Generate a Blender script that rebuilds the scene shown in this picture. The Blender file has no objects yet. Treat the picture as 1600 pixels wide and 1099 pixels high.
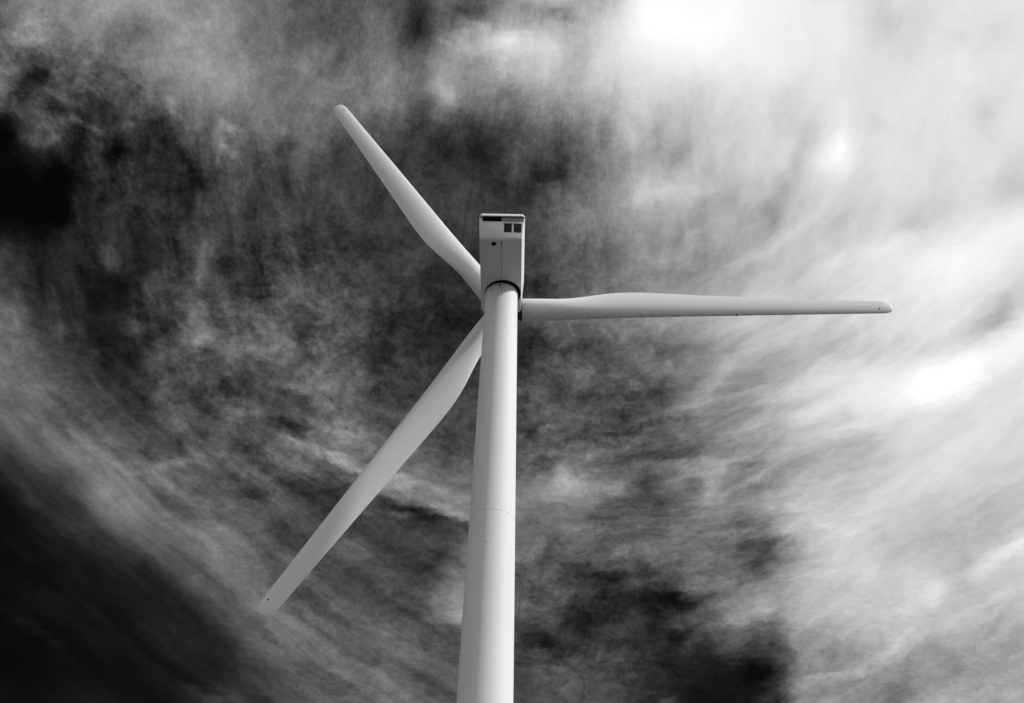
import bpy, bmesh, math, random
import numpy as np
from mathutils import Vector, Matrix

# ------------------------------------------------------------------ camera
SC = bpy.context.scene
COL = SC.collection
F_PX, PITCH, ROLL, YAW = 1794.2, math.radians(43.391), math.radians(1.734), math.radians(0.877)
EYE = Vector((0, 0, 1.6))
FWD = Vector((math.sin(YAW)*math.cos(PITCH), math.cos(YAW)*math.cos(PITCH), math.sin(PITCH)))
_rt = Vector((math.cos(YAW), -math.sin(YAW), 0)); _up = _rt.cross(FWD)
RGT = _rt*math.cos(ROLL) + _up*math.sin(ROLL)
UPV = _up*math.cos(ROLL) - _rt*math.sin(ROLL)
cam = bpy.data.cameras.new('camera'); camo = bpy.data.objects.new('camera', cam); COL.objects.link(camo)
cam.sensor_width = 36; cam.sensor_fit = 'HORIZONTAL'; cam.lens = 36*F_PX/1600
cam.clip_start = 0.1; cam.clip_end = 20000
m = Matrix.Identity(4)
for i in range(3):
    m[i][0], m[i][1], m[i][2], m[i][3] = RGT[i], UPV[i], -FWD[i], EYE[i]
camo.matrix_world = m
SC.camera = camo
SC.view_settings.view_transform = 'Standard'; SC.view_settings.look = 'None'
SC.view_settings.exposure = 0; SC.view_settings.gamma = 1

# ------------------------------------------------------------------ sun
SUN_AZ, SUN_EL = math.radians(108), math.radians(42)      # azimuth clockwise from +Y
SUN = Vector((math.sin(SUN_AZ)*math.cos(SUN_EL), math.cos(SUN_AZ)*math.cos(SUN_EL), math.sin(SUN_EL)))
sl = bpy.data.lights.new('sun', 'SUN'); sl.energy = 3.2; sl.angle = math.radians(2.2); sl.color = (1, 1, 1)
so = bpy.data.objects.new('sun', sl); COL.objects.link(so)
so.rotation_euler = SUN.to_track_quat('Z', 'Y').to_euler()

# ------------------------------------------------------------------ sky (world): thin high cloud over a blue sky seen in
# black and white.  Cloud brightness is mapped over azimuth / elevation, broken up by noise on the cloud layer.
def node_tools(nt):
    N, L = nt.nodes, nt.links
    def sock(inp, v):
        if isinstance(v, bpy.types.NodeSocket): L.new(v, inp)
        else: inp.default_value = v
    def M(op, a, b=0.0, c=0.0, clamp=False):
        n = N.new('ShaderNodeMath'); n.operation = op; n.use_clamp = clamp
        sock(n.inputs[0], a); sock(n.inputs[1], b); sock(n.inputs[2], c); return n.outputs[0]
    def V(op, a, b=None):
        n = N.new('ShaderNodeVectorMath'); n.operation = op; sock(n.inputs[0], a)
        if b is not None:
            if op == 'SCALE': sock(n.inputs['Scale'], b)
            else: sock(n.inputs[1], b)
        return n.outputs['Value'] if op in ('DOT_PRODUCT', 'LENGTH') else n.outputs[0]
    def comb(x, y, z):
        n = N.new('ShaderNodeCombineXYZ'); sock(n.inputs[0], x); sock(n.inputs[1], y); sock(n.inputs[2], z); return n.outputs[0]
    def sep(v):
        n = N.new('ShaderNodeSeparateXYZ'); sock(n.inputs[0], v); return n.outputs
    def noise(vec, scale, detail=5, rough=.55, dist=0.0, lac=2.0, out=0, kind='FBM'):
        n = N.new('ShaderNodeTexNoise'); n.noise_dimensions = '3D'; n.noise_type = kind
        sock(n.inputs['Vector'], vec); n.inputs['Scale'].default_value = scale; n.inputs['Detail'].default_value = detail
        n.inputs['Roughness'].default_value = rough; n.inputs['Distortion'].default_value = dist; n.inputs['Lacunarity'].default_value = lac
        return n.outputs[out]
    def rng(v, a, b, c=0.0, d=1.0, kind='SMOOTHSTEP'):
        n = N.new('ShaderNodeMapRange'); n.interpolation_type = kind; n.clamp = True
        sock(n.inputs[0], v); sock(n.inputs[1], a); sock(n.inputs[2], b); sock(n.inputs[3], c); sock(n.inputs[4], d); return n.outputs[0]
    return N, L, M, V, comb, sep, noise, rng

# cloud brightness (display values 0..255), rows and columns 50 apart
BASE = np.array([[float(q) for q in r.split()] for r in '''90 135 130 150 150 155 135 140 115 95 85 85 95 60 100 90 155 180 172 180 250 255 250 250 245 238 232 220 215 220 228 230 232
98 138 125 125 115 140 150 140 110 100 90 90 110 50 110 150 188 185 180 215 250 255 255 250 243 238 238 222 212 222 225 222 222
90 75 100 100 115 135 150 150 125 120 110 105 120 105 140 152 185 203 190 215 230 240 245 240 242 236 232 228 222 224 230 230 232
105 65 80 65 80 120 130 145 130 115 120 125 130 105 140 120 120 155 165 190 210 215 215 225 225 220 232 228 225 225 228 222 230
10 60 45 50 45 45 100 105 110 115 110 95 85 70 65 75 75 105 115 150 185 190 200 212 218 215 228 222 225 225 228 222 226
5 15 25 45 45 40 60 90 80 90 75 70 60 60 50 45 70 65 85 140 165 175 190 205 205 215 236 222 225 222 225 222 215
2 2 4 45 60 50 45 75 60 70 70 65 60 65 60 55 60 75 100 140 175 180 175 180 180 205 215 215 222 218 215 212 205
10 8 20 45 50 50 60 70 60 75 65 60 60 60 60 60 60 90 115 135 150 160 165 170 180 200 205 205 210 205 215 235 240
65 30 35 40 40 45 70 70 50 75 65 60 55 55 55 50 60 70 90 100 145 140 145 165 185 205 210 220 232 238 246 244 228
80 45 45 25 35 65 75 70 60 90 75 65 60 50 50 45 45 60 95 120 135 140 160 180 190 200 208 215 225 232 240 225 205
105 70 55 30 40 60 85 80 85 90 85 80 60 50 45 40 55 75 95 110 125 140 165 180 195 195 198 210 218 222 222 205 235
115 85 65 40 38 75 90 85 90 95 90 80 50 50 48 48 48 70 85 90 90 100 130 165 190 195 200 205 225 238 236 235 232
115 110 75 55 42 65 80 75 75 95 110 95 65 55 55 65 65 65 85 80 80 95 130 145 165 185 210 230 240 252 245 225 222
95 115 90 80 55 70 75 80 75 60 105 105 85 75 70 75 80 85 85 75 75 95 130 140 155 200 210 215 222 222 215 215 220
65 85 110 110 85 75 75 80 85 95 115 115 100 95 70 80 85 80 90 90 85 100 125 140 150 185 185 175 205 215 222 220 222
25 60 75 110 110 95 95 90 75 75 75 85 110 115 110 105 105 125 140 115 80 95 130 125 140 160 175 195 212 218 222 212 200
10 28 50 95 120 110 100 105 90 75 65 75 65 65 90 95 115 125 130 110 90 100 130 130 145 185 198 205 205 200 198 190 195
10 18 25 40 75 105 110 110 95 80 75 80 70 60 75 120 110 100 105 100 95 100 110 90 85 165 195 200 195 195 188 195 215
10 15 18 20 30 50 80 105 100 85 80 80 80 70 95 120 100 90 70 60 60 75 110 115 115 190 205 210 205 205 195 205 200
8 18 20 18 15 25 45 75 110 95 85 85 80 85 110 110 80 80 50 40 40 40 90 140 165 185 190 195 190 205 195 190 190
5 8 12 22 20 22 30 45 90 115 105 100 95 90 95 90 75 55 45 55 45 35 60 100 85 140 150 170 175 165 170 165 160
3 6 15 10 12 16 22 28 60 85 105 105 105 95 90 85 65 60 65 75 50 30 25 22 40 135 140 140 140 165 165 160 170
20 10 18 25 18 18 30 60 50 70 95 110 115 100 90 85 75 80 85 80 50 35 22 20 50 140 140 145 140 165 170 170 175'''.split('\n')])
# single wisps and gaps: x0, y0, x1, y1, half width, brightness change
STROKES = [
(60,115,70,118,13,-42),(41,116,41,124,7,-22),(24,150,30,152,12,-28),(84,160,86,172,9,-30),(181,215,184,235,10,-26),(280,236,318,293,8,-30),(236,275,238,288,13,-16),(153,155,153,170,18,-14),
(56,178,83,223,6,34),(35,216,64,222,7,26),(73,191,111,185,6,24),(111,185,153,204,6,24),(178,193,210,191,5,22),(341,204,337,255,7,28),(347,229,366,245,5,34),(350,195,369,204,5,24),(255,160,268,178,6,22),(128,251,146,245,6,20),
(92,262,96,335,13,-24),(116,300,119,350,8,10),(245,30,200,45,20,-8),(20,60,60,60,14,8),(160,25,190,5,12,14),
(650,0,655,55,14,-10),(715,14,760,26,8,-26),(690,62,760,36,7,18),(705,74,790,62,15,22),(790,62,870,72,18,16),(800,40,880,25,12,-14),(688,140,703,152,13,24),(745,200,760,240,20,-14),(690,225,695,240,14,-10),(470,105,485,115,7,12),(402,190,404,205,7,14),(450,290,440,225,10,-16),(532,222,530,240,12,-14),
(820,14,890,30,12,-22),(840,270,880,275,13,-24),(820,300,822,318,11,-18),(1000,300,1110,290,13,14),(968,322,1000,314,9,10),(980,200,982,220,15,14),(1030,200,1028,240,6,-14),(1060,240,1062,252,18,-12),(940,195,946,230,10,-22),
(1314,232,1317,254,14,9),(1286,252,1312,225,22,8),(1318,215,1322,170,14,6),(1230,290,1270,200,12,-14),(1208,330,1212,345,18,-16),(1392,30,1400,30,18,-8),(1500,60,1502,64,12,-9),(1535,172,1538,178,12,-9),(1372,190,1378,195,14,-9),
(164,396,168,410,13,26),(190,445,192,460,17,-12),(155,470,160,475,13,-12),(290,400,270,368,8,-18),(320,380,310,450,8,18),(345,415,348,425,10,-16),(396,440,398,465,11,-22),(208,508,216,515,10,18),(230,525,232,540,11,-18),(206,560,204,580,8,-14),(305,538,310,545,13,12),(134,528,146,560,6,18),(350,600,372,622,7,-30),(386,565,384,580,8,-22),(300,615,305,630,10,-14),(352,655,366,672,8,18),(300,668,342,692,7,-18),(394,625,396,638,6,18),
(438,658,466,676,9,-34),(402,660,400,645,5,34),(552,680,530,668,9,24),(506,608,516,612,13,12),(600,540,602,555,17,-10),(484,565,486,580,8,-12),(700,512,735,506,13,-12),
(836,525,850,535,13,-26),(924,572,914,592,8,18),(878,598,884,604,13,-12),(1050,658,1062,678,8,22),(1040,595,1030,622,10,-14),(974,508,980,532,7,12),(865,385,880,410,10,12),(845,438,840,462,10,-12),(1068,382,1082,362,10,18),(1030,406,1062,400,8,12),(1000,424,1100,430,10,-8),(1140,408,1180,398,7,14),
(1568,470,1574,492,15,-22),(1540,505,1560,495,10,-12),(1455,600,1500,585,26,12),(1340,650,1450,610,26,8),(1520,570,1600,530,26,10),(1300,545,1440,545,24,-10),(1440,545,1550,500,20,-12),(1200,560,1300,555,24,-8),(1318,640,1325,650,10,-14),(1296,682,1350,664,8,12),(1350,390,1500,350,14,8),
(165,760,167,772,11,12),(236,730,256,735,8,16),(200,730,240,757,7,20),(242,732,312,715,7,26),(310,718,316,724,7,14),(376,738,400,732,7,14),(380,775,400,776,9,-28),(280,808,300,814,11,-14),(305,810,335,870,4,14),(248,778,254,784,8,-8),(126,790,134,805,8,-16),(90,930,150,970,8,7),(10,960,90,1010,7,8),(300,1075,362,1099,6,16),(60,965,140,1030,10,-5),
(440,688,505,702,6,30),(521,711,585,744,9,46),(585,728,640,752,7,26),(594,750,640,769,9,40),(664,778,738,807,9,46),(610,740,738,786,7,26),(590,781,738,819,7,-32),(650,802,702,832,17,-16),(670,890,688,862,13,-22),(670,915,674,935,10,-12),(600,797,650,808,4,18),(500,765,530,771,11,-22),(724,965,716,925,14,34),(428,736,490,730,6,14),(440,760,480,775,8,-14),(530,1030,590,1062,12,10),
(880,745,890,756,18,32),(982,742,960,762,11,20),(846,848,836,866,8,26),(856,856,856,866,7,-18),(964,862,974,860,8,16),(930,905,960,910,11,-22),(1005,895,1016,896,11,-20),(1050,930,1080,945,13,-28),(886,970,922,976,15,-16),(846,1005,854,1006,15,-22),(1056,1000,1064,1000,12,-14),(1040,985,1086,970,6,16),(1070,1022,1100,982,5,20),(1110,980,1200,960,10,22),(1126,915,1136,916,10,20),(1160,856,1230,852,10,-14),(1050,830,1180,825,7,18),(1104,770,1116,772,11,14),(1170,755,1200,745,6,16),(1074,757,1088,758,9,-18),(1130,725,1190,722,8,-22),(1005,760,1015,764,15,-12),(1130,1010,1150,1022,5,20),(1168,1030,1186,1062,14,-22),(836,1016,852,1020,5,44),(864,1046,878,1044,6,28),(1043,1093,1047,1095,6,52),(930,1020,938,1022,7,18),(965,1040,975,1042,13,14),(896,1070,904,1066,8,16),(916,957,924,958,8,10),
(1110,858,1250,860,15,-8),(1355,895,1365,896,15,10),(1530,890,1600,845,10,20),(1460,940,1470,915,12,12),(1212,1010,1232,1020,11,-28),(1198,1040,1206,1046,13,-22),(1240,1066,1350,1046,8,22),(1350,1046,1400,1020,8,16),(1365,1080,1375,1082,13,-12),(1214,1091,1236,1091,7,-60),(1486,1040,1494,1042,13,-10),(1275,815,1310,825,5,12),(1382,850,1388,852,6,-10),(1326,735,1334,736,8,-10)]
def base_at(x, y):
    """brightness of the cloud layer from the table and the strokes; x, y arrays"""
    gx = np.clip(x/50, 0, 31.999); gy = np.clip(y/50, 0, 21.999)
    i = gx.astype(int); j = gy.astype(int); fx = gx-i; fy = gy-j
    def wts(f):                                                       # between cubic B-spline and Catmull-Rom
        b = [(1-f)**3/6, (3*f**3-6*f**2+4)/6, (-3*f**3+3*f**2+3*f+1)/6, f**3/6]
        c = [(-f**3+2*f**2-f)/2, (3*f**3-5*f**2+2)/2, (-3*f**3+4*f**2+f)/2, (f**3-f**2)/2]
        return [.1*p+.9*q for p, q in zip(b, c)]
    wx, wy = wts(fx), wts(fy); v = 0
    for n in range(4):
        for m_ in range(4):
            v = v + wy[n]*wx[m_]*BASE[np.clip(j+n-1, 0, 22), np.clip(i+m_-1, 0, 32)]
    for x0, y0, x1, y1, w, dv in STROKES:
        dx, dy = x1-x0, y1-y0
        t = np.clip(((x-x0)*dx+(y-y0)*dy)/(dx*dx+dy*dy+1e-6), 0, 1)
        d2 = (x-x0-t*dx)**2+(y-y0-t*dy)**2
        v = v + 1.25*dv*np.exp(-d2/(w*w))
    return np.clip(v, 0, 255)
AZ0, AZ1, EL0, EL1, NA, NE = -42.0, 44.0, 23.0, 63.5, 200, 132
azg = np.radians(np.linspace(AZ0, AZ1, NA)); elg = np.radians(np.linspace(EL0, EL1, NE))
A, E_ = np.meshgrid(azg, elg)
D = np.stack([np.sin(A)*np.cos(E_), np.cos(A)*np.cos(E_), np.sin(E_)], -1)
zz = D@np.array(FWD)
GRID = base_at(800+F_PX*(D@np.array(RGT))/zz, 549.5-F_PX*(D@np.array(UPV))/zz)/255

w = bpy.data.worlds.new('World'); SC.world = w; w.use_nodes = True
nt = w.node_tree; nt.nodes.clear()
N, L, M_, V_, comb, sep, noise, rng = node_tools(nt)
direction = N.new('ShaderNodeTexCoord').outputs['Generated']
d = V_('NORMALIZE', direction)
dx, dy, dz = sep(d)
inv = M_('DIVIDE', 1.0, M_('ADD', M_('MAXIMUM', dz, 0.0), 0.10))
layer = comb(M_('MULTIPLY', dx, inv), M_('MULTIPLY', dy, inv), 0.37)       # where the view ray meets the cloud layer
# slow swirl + fine fraying of the layer
def swirl(vec, scale, amp, detail, rough=.55):
    c = noise(vec, scale, detail, rough, out=1)
    return V_('SCALE', V_('SUBTRACT', c, (.5, .5, .5)), amp)
sw1 = swirl(layer, 5.0, .10, 4)
sw2 = swirl(layer, 22.0, .050, 6, .62)
bend = V_('ADD', sw1, sw2)
azd = M_('MULTIPLY', M_('ARCTAN2', dx, dy), 180/math.pi)
eld = M_('MULTIPLY', M_('ARCSINE', dz), 180/math.pi)
bx, by, bz = sep(V_('ADD', V_('SCALE', sw1, .4), V_('ADD', V_('SCALE', sw2, .7), swirl(layer, 60.0, .030, 5, .65))))
azw = M_('ADD', azd, M_('MULTIPLY', bx, 26.0))
elw = M_('ADD', eld, M_('MULTIPLY', by, 20.0))
u = rng(azw, AZ0, AZ1, 0, 1, 'LINEAR'); v = rng(elw, EL0, EL1, 0, NE-1, 'LINEAR')
uuu = comb(u, u, u); vvv = comb(v, v, v)
acc = None
for j in range(0, NE, 3):                                             # three rows of the table in the three channels of a curve
    if acc is not None:                                               # chained, so that the shader is evaluated group after group
        uj = M_('MULTIPLY_ADD', acc, 1e-9, u); vj = M_('MULTIPLY_ADD', acc, 1e-9, v); uuu = comb(uj, uj, uj); vvv = comb(vj, vj, vj)
    fc = N.new('ShaderNodeRGBCurve'); L.new(uuu, fc.inputs['Color'])
    fc.mapping.use_clip = True
    for ch in range(3):
        cv = fc.mapping.curves[ch]
        for k in range(1, NA-1): cv.points.new(k/(NA-1), 0)
        for k in range(NA):
            p = cv.points[k]; p.location = (k/(NA-1), float(GRID[j+ch, k])); p.handle_type = 'VECTOR'
    fc.mapping.update()
    mr = N.new('ShaderNodeMapRange'); mr.data_type = 'FLOAT_VECTOR'; mr.interpolation_type = 'SMOOTHSTEP'
    L.new(V_('ABSOLUTE', V_('SUBTRACT', vvv, (j, j+1.0, j+2.0))), mr.inputs['Vector'])
    mr.inputs[9].default_value = (1, 1, 1); mr.inputs[10].default_value = (0, 0, 0)
    part = V_('DOT_PRODUCT', fc.outputs[0], mr.outputs['Vector'])
    acc = part if acc is None else M_('ADD', acc, part)
# away from the mapped part of the sky: plain thin overcast, brighter towards the sun
toward = V_('DOT_PRODUCT', d, tuple(SUN))
plain = rng(toward, -1, 1, .40, .86, 'LINEAR')
inside = rng(V_('DOT_PRODUCT', d, tuple(FWD)), math.cos(math.radians(46)), math.cos(math.radians(33)))
base = M_('ADD', M_('MULTIPLY', acc, inside), M_('MULTIPLY', plain, M_('SUBTRACT', 1.0, inside)))
# cloud texture: cotton, and strands drawn out by the wind in the direction they have in each part of the sky
flat = V_('ADD', comb(M_('MULTIPLY', azd, .073), M_('MULTIPLY', eld, .1), .21), V_('SCALE', bend, 1.1))
def sky_dir(x, y):
    q = np.array(FWD)+np.array(RGT)*(x-800)/F_PX-np.array(UPV)*(y-549.5)/F_PX
    return math.degrees(math.atan2(q[0], q[1])), math.degrees(math.asin(q[2]/np.linalg.norm(q)))
def region(x, y, rx, ry, ang=0, soft=.75):
    """a soft oval part of the sky, 1 inside and 0 outside"""
    a0, e0 = sky_dir(x, y); k = math.degrees(1/F_PX)
    n = N.new('ShaderNodeMapping'); n.vector_type = 'TEXTURE'
    L.new(comb(M_('MULTIPLY', azd, math.cos(math.radians(e0))), eld, 0.0), n.inputs[0])
    n.inputs['Location'].default_value = (a0*math.cos(math.radians(e0)), e0, 0)
    n.inputs['Rotation'].default_value = (0, 0, math.radians(ang)); n.inputs['Scale'].default_value = (rx*k, ry*k, 1)
    return rng(V_('LENGTH', n.outputs[0]), 1+soft*.5, 1-soft*.5)
def streak(ang, along, thin, scale, detail, rough, dist=0.0, shift=0.0):
    n = N.new('ShaderNodeMapping'); n.vector_type = 'TEXTURE'; L.new(flat, n.inputs[0])
    n.inputs['Location'].default_value = (shift, shift*.7, shift*3)
    n.inputs['Rotation'].default_value = (0, 0, math.radians(ang)); n.inputs['Scale'].default_value = (along, thin, 1)
    return M_('SUBTRACT', noise(n.outputs[0], scale, detail, rough, dist), .5)
def fibres(n, sharp, power=2.0):
    """thin bright threads where the noise crosses its middle"""
    t = M_('SUBTRACT', 1.0, M_('MULTIPLY', M_('ABSOLUTE', n), sharp), 0, True)
    return M_('SUBTRACT', M_('POWER', t, power), .22)
tex = None
def put(t, amount):
    global tex
    t = M_('MULTIPLY', t, amount); tex = t if tex is None else M_('ADD', tex, t)
# cotton everywhere, strongest in the mottled fields
mott = M_('MAXIMUM', M_('MAXIMUM', region(480, 560, 260, 190, 10), region(70, 170, 230, 110)), M_('MAXIMUM', region(920, 960, 180, 110), region(900, 600, 160, 150)))
quiet = M_('MAXIMUM', region(150, 960, 400, 150, -32), region(1450, 250, 420, 560, 0))
loud = M_('SUBTRACT', 1.0, M_('MULTIPLY', quiet, .72))
put(streak(15, 1.1, .95, 7.5, 9, .62, .3), M_('MULTIPLY', loud, M_('MULTIPLY_ADD', mott, .42, .42)))
put(streak(0, 1.15, .9, 24, 6, .68, .2, 3.1), M_('MULTIPLY', loud, M_('MULTIPLY_ADD', mott, .22, .26)))
put(streak(-20, 1.2, .85, 52, 5, .7, .0, 7.3), M_('MULTIPLY', loud, .26))
# falling curtains, upper middle
cur = region(840, 230, 380, 260, 0, 1.1)
put(streak(86, 2.0, .80, 7, 9, .65, .45, 1.7), M_('MULTIPLY', cur, .44))
# steep strands, left
lef = region(260, 380, 260, 230, 0, .9)
st_l = streak(-62, 2.6, .75, 7, 7, .60, .2, 5.3)
put(st_l, M_('MULTIPLY', lef, .62)); put(fibres(streak(-55, 2.2, .9, 5, 5, .62, .6, 8.8), 12), M_('MULTIPLY', lef, .05))
# long soft strands sweeping down to the lower right, lower left
low = region(330, 900, 480, 260, -24, .9)
put(streak(-31, 5.0, .62, 6, 6, .56, .0, 2.4), M_('MULTIPLY', low, .62)); put(fibres(streak(-28, 4.5, .8, 5, 5, .60, .2, 6.1), 9), M_('MULTIPLY', low, .05))
mid = region(600, 730, 260, 90, -16, .9)
put(streak(-20, 4.5, .55, 8, 7, .60, .1, 9.4), M_('MULTIPLY', mid, .42))
# level bars, right of the tower, and strands rising to the right beyond
bar = region(1100, 740, 260, 190, 4, .9)
put(streak(3, 4.2, .62, 7, 7, .60, .2, 4.2), M_('MULTIPLY', bar, .80))
rise = region(1400, 720, 360, 420, 0, .9)
put(streak(24, 3.6, .8, 5, 7, .58, .3, 7.7), M_('MULTIPLY', rise, .85)); put(fibres(streak(30, 3.2, .9, 3.4, 6, .62, .5, 1.2), 8), M_('MULTIPLY', rise, .07))
top = region(1350, 250, 420, 330, 0, .9)
put(streak(50, 1.6, .9, 4.5, 7, .56, .4, 2.9), M_('MULTIPLY', top, .60))
room = M_('MULTIPLY', M_('MULTIPLY', M_('ADD', base, .03), M_('POWER', M_('MAXIMUM', M_('SUBTRACT', 1.08, base), 0.0), 1.5)), 4.6)
val = M_('MULTIPLY_ADD', M_('MULTIPLY', tex, .62), room, base)
val = M_('MINIMUM', M_('MAXIMUM', val, 0.0), 1.05)
cloud = M_('POWER', M_('DIVIDE', M_('ADD', val, .034), 1.034), 2.4)                       # display brightness to light
nish = N.new('ShaderNodeTexSky'); nish.sky_type = 'NISHITA'; nish.sun_disc = False
nish.sun_elevation = SUN_EL; nish.sun_rotation = SUN_AZ
sc = N.new('ShaderNodeSeparateColor'); L.new(nish.outputs[0], sc.inputs[0])
blue_sky = M_('MULTIPLY', sc.outputs[0], .02)       # clear sky through a deep red filter
total = M_('ADD', M_('MULTIPLY', cloud, 10.0), M_('MULTIPLY', blue_sky, M_('SUBTRACT', 1.0, cloud, 0, True)))
bg = N.new('ShaderNodeBackground'); bg.inputs['Strength'].default_value = 0.1
cc = N.new('ShaderNodeCombineColor')
for i in range(3): L.new(total, cc.inputs[i])
L.new(cc.outputs[0], bg.inputs['Color'])
wo = N.new('ShaderNodeOutputWorld'); L.new(bg.outputs[0], wo.inputs['Surface'])

# ------------------------------------------------------------------ materials
def material(name, grey, rough=.45, vary=.0, scale=3.0, stretch=(1, 1, 1), spots=0.0, spot_scale=30, bump=0.0, spec=.2, rings=0, edge=0):
    mt = bpy.data.materials.new(name); mt.use_nodes = True
    t = mt.node_tree; b = t.nodes['Principled BSDF']
    N, L, M, V, comb, sep, noise, rng = node_tools(t)
    b.inputs['Roughness'].default_value = rough
    b.inputs['Specular IOR Level'].default_value = spec
    co = N.new('ShaderNodeTexCoord').outputs['Object']
    mp = N.new('ShaderNodeMapping'); mp.inputs['Scale'].default_value = stretch; L.new(co, mp.inputs[0])
    n = noise(mp.outputs[0], scale, 6, .6)
    val = M('MULTIPLY', M('MULTIPLY_ADD', M('SUBTRACT', n, .5), vary*2, 1.0), grey)
    if spots:
        sp = rng(noise(co, spot_scale, 3, .5), .68, .78, 0, spots)
        val = M('MULTIPLY', val, M('SUBTRACT', 1.0, sp))
    if rings:                                                         # weld rings between the rolled plates
        fz = M('FRACT', M('DIVIDE', sep(co)[2], rings))
        ln = rng(M('ABSOLUTE', M('SUBTRACT', fz, .5)), 0, .007, .07, 0)
        val = M('MULTIPLY', val, M('SUBTRACT', 1.0, ln))
    if edge:                                                          # insects and dirt along the leading edge
        ex = rng(sep(co)[0], .13, .30, 0, edge)
        mp2 = N.new('ShaderNodeMapping'); mp2.inputs['Scale'].default_value = (1, 1, .35); L.new(co, mp2.inputs[0])
        val = M('MULTIPLY', val, M('SUBTRACT', 1.0, M('MULTIPLY', ex, rng(noise(mp2.outputs[0], 14, 5, .7), .35, .7, .2, 1))))
    cb = N.new('ShaderNodeCombineColor')
    for i in range(3): L.new(val, cb.inputs[i])
    L.new(cb.outputs[0], b.inputs['Base Color'])
    if bump:
        bp = N.new('ShaderNodeBump'); bp.inputs['Strength'].default_value = bump; bp.inputs['Distance'].default_value = .02
        L.new(n, bp.inputs['Height']); L.new(bp.outputs[0], b.inputs['Normal'])
    return mt
PAINT = material('white_tower_paint', .78, .6, .07, 2.2, (1, 1, .10), .05, 60, rings=2.37)
SHELL = material('white_fibreglass', .74, .40, .045, 2.2, (1, 1, 1), .06, 45)
GEL = material('white_blade_gelcoat', .78, .40, .04, 1.2, (1, 1, 1), .05, 50, edge=.22)
DARK = material('shade_and_sensor_black', .004, .9, .2, 8, spec=.02)  # shade inside openings put into the colour; also the black wind sensor
LOUVRE = material('grey_painted_louvre', .09, .6, .1, 8)
STEEL = material('dark_cast_steel', .05, .5, .2, 6)
OIL_SHADE = material('oil_stain', .02, .35, .3, 9)  # oil runs, and the shade imitated by the collar under the nacelle
GREY = material('grey_fibreglass_panel', .33, .5, .06, 4)
SEAM = material('seam_sealant', .66, .6, .1, 8)
GROUND = material('dry_grass_ground', .08, .95, .5, .35, (1, 1, 1), bump=.6)

# ------------------------------------------------------------------ mesh helpers
def obj(name, bm, mat, parent=None, smooth=True, angle=40):
    bmesh.ops.recalc_face_normals(bm, faces=bm.faces)
    me = bpy.data.meshes.new(name); bm.to_mesh(me); bm.free()
    o = bpy.data.objects.new(name, me); COL.objects.link(o)
    if mat: me.materials.append(mat)
    if smooth:
        me.polygons.foreach_set('use_smooth', [True]*len(me.polygons))
        me.set_sharp_from_angle(angle=math.radians(angle))
    if parent: o.parent = parent
    return o
def lathe(bm, prof, seg=96, cx=0, cy=0, caps=True):
    rings = [[bm.verts.new((cx+r*math.cos(2*math.pi*k/seg), cy+r*math.sin(2*math.pi*k/seg), z)) for k in range(seg)] for r, z in prof]
    for a, b in zip(rings, rings[1:]):
        for k in range(seg): bm.faces.new((a[k], a[(k+1) % seg], b[(k+1) % seg], b[k]))
    if caps:
        bm.faces.new(rings[0][::-1]); bm.faces.new(rings[-1])
    return bm
def box(bm, x0, x1, y0, y1, z0, z1, bev=0, seg=2):
    r = bmesh.ops.create_cube(bm, size=1)
    for v in r['verts']: v.co = ((x0+x1)/2+v.co.x*(x1-x0), (y0+y1)/2+v.co.y*(y1-y0), (z0+z1)/2+v.co.z*(z1-z0))
    if bev:
        es = list({e for v in r['verts'] for e in v.link_edges})
        bmesh.ops.bevel(bm, geom=es, offset=bev, segments=seg, profile=.5, affect='EDGES')
    return bm

# ------------------------------------------------------------------ ground
g = bmesh.new(); bmesh.ops.create_circle(g, cap_ends=True, radius=9000, segments=96)
go = obj('ground', g, GROUND, smooth=False); go['kind'] = 'structure'

# ------------------------------------------------------------------ wind turbine
TY, ZB, HUBZ, OVER = 26.335, 29.097, 30.086, 1.72
NPSI, NTILT, PHI = math.radians(1.788), math.radians(1.631), math.radians(88.391)
turbine = bpy.data.objects.new('wind_turbine', None); COL.objects.link(turbine); turbine.location = (0, TY, 0)
turbine['label'] = 'white three-bladed wind turbine on a tapering tubular tower, seen from below its boxy nacelle'
turbine['category'] = 'wind turbine'

DIAM = [(0, 1.74), (3, 1.67), (14.63, 1.393), (20.33, 1.264), (22.6, 1.210), (28.78, 1.064), (29.40, 1.052)]
def rad(z): return float(np.interp(z, [a for a, b in DIAM], [b for a, b in DIAM]))/2
bm = bmesh.new()
lathe(bm, [(rad(z), z) for z in np.linspace(0, 29.40, 60)], 128)
tower = obj('tower', bm, PAINT, turbine)
ZS = 19.97
bm = bmesh.new()
lathe(bm, [(rad(ZS)-.01, ZS-.010), (rad(ZS)+.0025, ZS-.006), (rad(ZS)+.0025, ZS+.006), (rad(ZS)-.01, ZS+.010)], 128)
obj('section_seam', bm, SEAM, tower)
bm = bmesh.new()                                                     # small bolt head below the seam
bmesh.ops.create_uvsphere(bm, u_segments=12, v_segments=8, radius=.014, matrix=Matrix.Translation((-.13, -math.sqrt(rad(18.9)**2-.13**2), 18.9)))
obj('earthing_bolt', bm, STEEL, tower)
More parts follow.
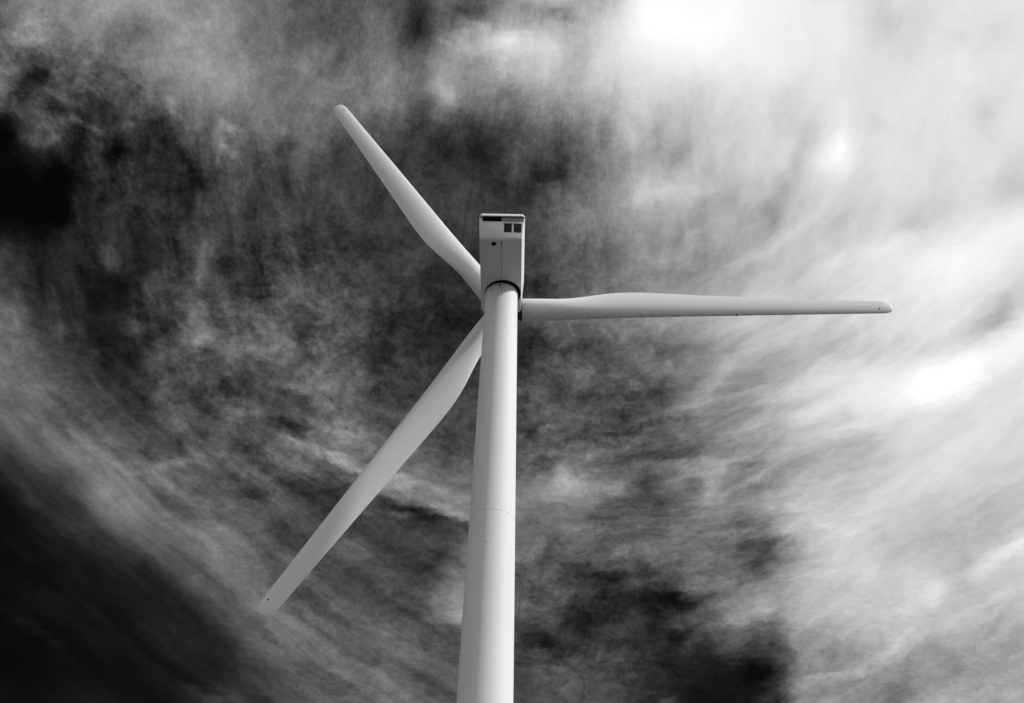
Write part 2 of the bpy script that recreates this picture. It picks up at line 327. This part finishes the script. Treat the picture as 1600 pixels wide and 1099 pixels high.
# oil that has run and cracked the paint just under the nacelle
rs = random.Random(5); bm = bmesh.new()
def trickle(x0, z0, x1, z1, wd):
    n = 7; pr = None
    for k in range(n+1):
        t = k/n; x = x0+(x1-x0)*t+rs.uniform(-.012, .012); z = z0+(z1-z0)*t; h = wd*(1-.6*t)*rs.uniform(.6, 1.2)
        dxy = (abs(z1-z0) >= abs(x1-x0))
        pts = [(x-h, z), (x+h, z)] if dxy else [(x, z-h), (x, z+h)]
        cur = [bm.verts.new((px, -math.sqrt((rad(pz)+.003)**2-px*px), pz)) for px, pz in pts]
        if pr: bm.faces.new((pr[0], pr[1], cur[1], cur[0]))
        pr = cur
for a in ((-0.05, 29.20, -0.07, 28.86, 0.024), (-0.16, 28.98, -0.03, 29.00, 0.021), (-0.04, 28.92, 0, 28.70, 0.012), (0.05, 29.18, 0.06, 28.80, 0.009),
          (-0.33, 29.13, -0.37, 28.78, 0.015), (-0.08, 29.16, 0.12, 29.05, 0.03), (0, 28.78, 0.01, 28.53, 0.0075), (-0.2, 29.08, -0.22, 28.94, 0.009)): trickle(*a)
obj('oil_stain', bm, OIL_SHADE, tower, smooth=False)

# nacelle: local frame, -Y is the rear (towards the viewer), turned by NPSI about the tower axis
nac_m = Matrix.Rotation(-NPSI, 4, 'Z')
W, WB, LR, LRB, LF, HT = .725, .648, 2.56, 2.37, .87, 1.62       # the sides and the rear lean out towards the roof
def nac_shape():
    bm = bmesh.new()
    # side outline (y, z) with the underside flat and the roof rising towards the hub
    prof = [(-LRB, .0), (LF, 0.0), (LF+.15, .55), (LF+.15, HT), (-1.2, HT), (-LR, .88)]
    def hw(z, lo, hi): return lo+(hi-lo)*min(1, z/.85)
    a = [bm.verts.new((-hw(z, .685, .742), y, z)) for y, z in prof]; b = [bm.verts.new((hw(z, WB, W), y, z)) for y, z in prof]
    bm.faces.new(a); bm.faces.new(b[::-1])
    for k in range(6): bm.faces.new((a[k], b[k], b[(k+1) % 6], a[(k+1) % 6]))
    bmesh.ops.recalc_face_normals(bm, faces=bm.faces)
    fr = [e for e in bm.edges if min(v.co.y for v in e.verts) >= LF-.01 and abs(e.verts[0].co.x-e.verts[1].co.x) < .1]
    bmesh.ops.bevel(bm, geom=fr, offset=.16, segments=5, profile=.5, affect='EDGES')
    rear = [e for e in bm.edges if max(v.co.y for v in e.verts) < -LRB+.01 and max(v.co.z for v in e.verts) < .01]
    bmesh.ops.bevel(bm, geom=rear, offset=.10, segments=5, profile=.5, affect='EDGES')
    es = [e for e in bm.edges if e.calc_face_angle(0) > math.radians(28)]
    bmesh.ops.bevel(bm, geom=es, offset=.028, segments=3, profile=.5, affect='EDGES')
    return bm
body = obj('nacelle', nac_shape(), SHELL, None, angle=50)
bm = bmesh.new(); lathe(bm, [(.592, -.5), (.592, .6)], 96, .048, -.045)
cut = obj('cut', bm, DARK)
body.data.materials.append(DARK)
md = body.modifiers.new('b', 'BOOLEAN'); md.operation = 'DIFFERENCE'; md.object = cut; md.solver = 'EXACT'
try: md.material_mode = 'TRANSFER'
except Exception: pass
bpy.context.view_layer.update()
dg = bpy.context.evaluated_depsgraph_get()
nm = bpy.data.meshes.new_from_object(body.evaluated_get(dg), depsgraph=dg)
body.modifiers.clear(); body.data = nm; nm.name = 'nacelle'
bpy.data.objects.remove(cut)
nm.polygons.foreach_set('use_smooth', [True]*len(nm.polygons)); nm.set_sharp_from_angle(angle=math.radians(50))
body.parent = turbine
body.matrix_basis = Matrix.Translation((0, 0, ZB)) @ nac_m
nacelle = body
def rear_y(z): return -LRB-(LR-LRB)*z/.88                            # the leaning rear face
# roof cover whose rounded rear rim overhangs the rear face
def rim_shape():
    bm = bmesh.new(); hw, rc, th = W+.012, .10, .125
    rows = []
    for ins, z in ((.0, .875), (.004, .90), (.03, .955), (.075, 1.03), (.11, 1.06)):   # section of the rim
        row = []
        for s_ in (-1, 1):
            for k in range(9):
                ang = k/8*math.pi/2
                px, py = (hw-rc+(rc-ins*.8)*math.sin(ang), -LR-.07+rc-(rc-ins*.8)*math.cos(ang))
                row.append((s_*px, py, z))
        left = row[:9][::-1]; right = row[9:]
        row = [(left[0][0], -LR+.7, z+.40)] + left + right + [(right[-1][0], -LR+.7, z+.40)]
        rows.append([bm.verts.new(p) for p in row])
    base = [bm.verts.new((v.co.x, v.co.y, v.co.z-.012)) for v in rows[0]]
    rows.insert(0, base)
    for p, q in zip(rows, rows[1:]):
        for k in range(len(p)-1): bm.faces.new((p[k], p[k+1], q[k+1], q[k]))
    bm.faces.new(rows[-1]); bm.faces.new(rows[0][::-1])
    return bm
obj('roof_rim', rim_shape(), SHELL, nacelle, angle=60)
def rear_plate(bm, x0, x1, z0, z1, out, deep=.06, mat=0):
    """a slab lying on the leaning rear face"""
    vs = [bm.verts.new((x, rear_y(z)-o, z)) for x in (x0, x1) for z in (z0, z1) for o in (-deep, out)]
    fs = [bm.faces.new([vs[i] for i in f]) for f in ((0, 1, 3, 2), (4, 6, 7, 5), (0, 4, 5, 1), (2, 3, 7, 6), (1, 5, 7, 3), (0, 2, 6, 4))]
    for f in fs: f.material_index = mat
bm = bmesh.new(); rear_plate(bm, -W+.10, -.01, .71, .875, .006)  # flush black plate, its colour stands in for the shade in the slot
obj('exhaust_slot', bm, DARK, nacelle, smooth=False)
bm = bmesh.new(); rear_plate(bm, .005, W-.03, .70, .874, .004)
obj('upper_panel', bm, GREY, nacelle, smooth=False)
for x0 in (.07, .375):
    bm = bmesh.new(); z0, z1 = .29, .64
    rear_plate(bm, x0, x0+.25, z0, z1, .004)
    for k in range(7): rear_plate(bm, x0+.008, x0+.242, z0+.02+k*.048, z0+.036+k*.048, .016, 0, 1)
    lv = obj('louvre_vent', bm, DARK, nacelle, smooth=False); lv.data.materials.append(LOUVRE)
bm = bmesh.new(); lathe(bm, [(.078, -.012), (.078, .05)], 32, -.245, -2.20)  # solid plug, black in place of the shade inside the hole
obj('drain_hole', bm, DARK, nacelle)
bm = bmesh.new(); box(bm, -.005, .005, -LRB+.1, -.60, -.003, .02)
obj('underside_seam', bm, STEEL, nacelle, smooth=False)
bm = bmesh.new(); box(bm, -.014, .014, -2.32, -2.18, -.02, .02, .006)
obj('hatch_latch', bm, STEEL, nacelle)
bm = bmesh.new(); lathe(bm, [(.10, .9), (.10, 1.13), (.06, 1.18), (.02, 1.19)], 24, .33, -2.40)
obj('wind_sensor', bm, DARK, nacelle)
bm = bmesh.new(); lathe(bm, [(.531, -.022), (.548, -.026), (.562, .02), (.575, .58), (.53, .59)], 96, .014, 0)  # collar made near-black and lowered to imitate nacelle shade on the tower top
obj('yaw_shade_ring', bm, OIL_SHADE, nacelle)

# rotor
fh = Vector((math.sin(NPSI), math.cos(NPSI), 0)); side = Vector((math.cos(NPSI), -math.sin(NPSI), 0))
ax = fh*math.cos(NTILT) + Vector((0, 0, math.sin(NTILT))); upr = side.cross(ax)
hubc = fh*OVER + Vector((0, 0, HUBZ))
bm = bmesh.new()
lathe(bm, [(.42, -1.25), (.42, -.62), (.50, -.55), (.52, -.3), (.52, .3), (.48, .5), (.36, .75), (.18, .92), (.02, .97)], 64)
hub = obj('hub', bm, STEEL, turbine)
hm = Matrix.Identity(4)
for i in range(3): hm[i][0], hm[i][1], hm[i][2], hm[i][3] = side[i], upr[i], ax[i], hubc[i]
hub.matrix_basis = hm

R, TIP0 = 13.60, 13.22
ST = [ # span, leading edge offset, trailing edge offset, thickness, roundness (1 = circle), twist
 (.68, .395, .395, .79, 1, 8), (1.3, .395, .395, .79, 1, 8), (1.9, .39, .40, .73, .85, 8), (2.5, .38, .48, .60, .55, 8), (3.1, .37, .60, .47, .25, 7.5),
 (3.8, .36, .73, .36, .06, 6.5), (4.5, .345, .785, .29, 0, 5), (5.3, .335, .765, .25, 0, 3.5), (6.6, .315, .69, .20, 0, 1.8), (8.5, .29, .59, .155, 0, .5),
 (10.5, .255, .49, .12, 0, 0), (12.3, .225, .41, .095, 0, 0), (13.0, .215, .375, .085, 0, 0), (13.5, .205, .36, .08, 0, 0)]
ST = np.array(ST, float)
def at(r):
    # smooth interpolation (Catmull-Rom like) of the station table
    return [float(np.interp(r, ST[:, 0], ST[:, c])) for c in range(1, 6)]
span = np.concatenate([np.linspace(.68, TIP0, 110), TIP0+(R-TIP0)*np.sin(np.linspace(0, math.pi/2, 14))[1:]])
tab = np.array([at(r) for r in span])
k7 = np.ones(9)/9
for c in range(5):                                                    # take the kinks out of the table
    p = np.pad(tab[:110, c], 4, mode='edge'); tab[:110, c] = np.convolve(p, k7, 'valid')
NP = 40
def blade_mesh():
    bm = bmesh.new(); rings = []
    for r, (le, te, th, rd, tw) in zip(span, tab):
        if r > TIP0:                                                  # round off the tip
            q = math.sqrt(max(0, 1-((r-TIP0)/(R-TIP0))**2)); q = max(q, .0)**.8*.97+.03
            mid = (te-le)/2*0.15
            le, te, th = (le+mid)*q-mid, (te-mid)*q+mid, th*max(q, .1)
        ch = le+te; ring = []
        for k in range(NP):
            a = 2*math.pi*k/NP
            xc = (1-math.cos(a))/2                                    # 0 leading edge .. 1 trailing edge
            s = math.sin(a)
            yt = 5*(.2969*math.sqrt(xc)-.126*xc-.3516*xc**2+.2843*xc**3-.1015*xc**4)
            camb = .035*4*xc*(1-xc)*ch
            foil = yt*th*(1 if s >= 0 else -1)*(.62 if s >= 0 else .38)*2*.5/.5*1.0 + camb
            circ = s*th/2
            y = circ*rd + foil*.5*(1-rd)*2*.82 if rd < 1 else circ
            c_ = le - xc*ch
            # local: X towards the leading edge, Y downwind (suction side), Z along the span
            b = math.radians(tw)
            ring.append(bm.verts.new((c_*math.cos(b)+y*math.sin(b), y*math.cos(b)-c_*math.sin(b), r)))
        rings.append(ring)
    for p, q in zip(rings, rings[1:]):
        for k in range(NP): bm.faces.new((p[k], p[(k+1) % NP], q[(k+1) % NP], q[k]))
    bm.faces.new(rings[0][::-1]); bm.faces.new(rings[-1])
    return bm
for k in range(3):
    th = PHI + k*2*math.pi/3
    dirv = (side*math.sin(th) + upr*math.cos(th) - ax*.0044).normalized()
    tang = side*math.cos(th) - upr*math.sin(th)
    bmx = Matrix.Identity(4)
    down = -ax
    for i in range(3): bmx[i][0], bmx[i][1], bmx[i][2], bmx[i][3] = tang[i], down[i], dirv[i], hubc[i]
    bl = obj('blade', blade_mesh(), GEL, turbine, angle=60)
    bl.matrix_basis = bmx
    bm = bmesh.new()                                                  # drain hole near the tip, on the downwind side
    bmesh.ops.create_uvsphere(bm, u_segments=10, v_segments=6, radius=.03, matrix=Matrix.Translation((.03, .045, 13.12)))
    obj('tip_drain_hole', bm, DARK, bl)
    if k == 0:                                                        # a dark joint across the leading edge of the level blade
        le, te, t_h, rd, tw = at(8.12); bm = bmesh.new(); pr = None
        for q in range(9):
            a = -.75+1.5*q/8
            x_ = le+.001-.10*le*(a*a)*1.6; y_ = t_h*.50*math.sin(a)
            cur_ = [bm.verts.new((x_, y_, 8.12+h)) for h in (-.02, .02)]
            if pr: bm.faces.new((pr[0], pr[1], cur_[1], cur_[0]))
            pr = cur_
        obj('edge_joint', bm, STEEL, bl)
    bm = bmesh.new()
    lathe(bm, [(.36, .40), (.36, .62), (.405, .625), (.405, .679)], 64)
    obj('root_flange', bm, STEEL, bl)
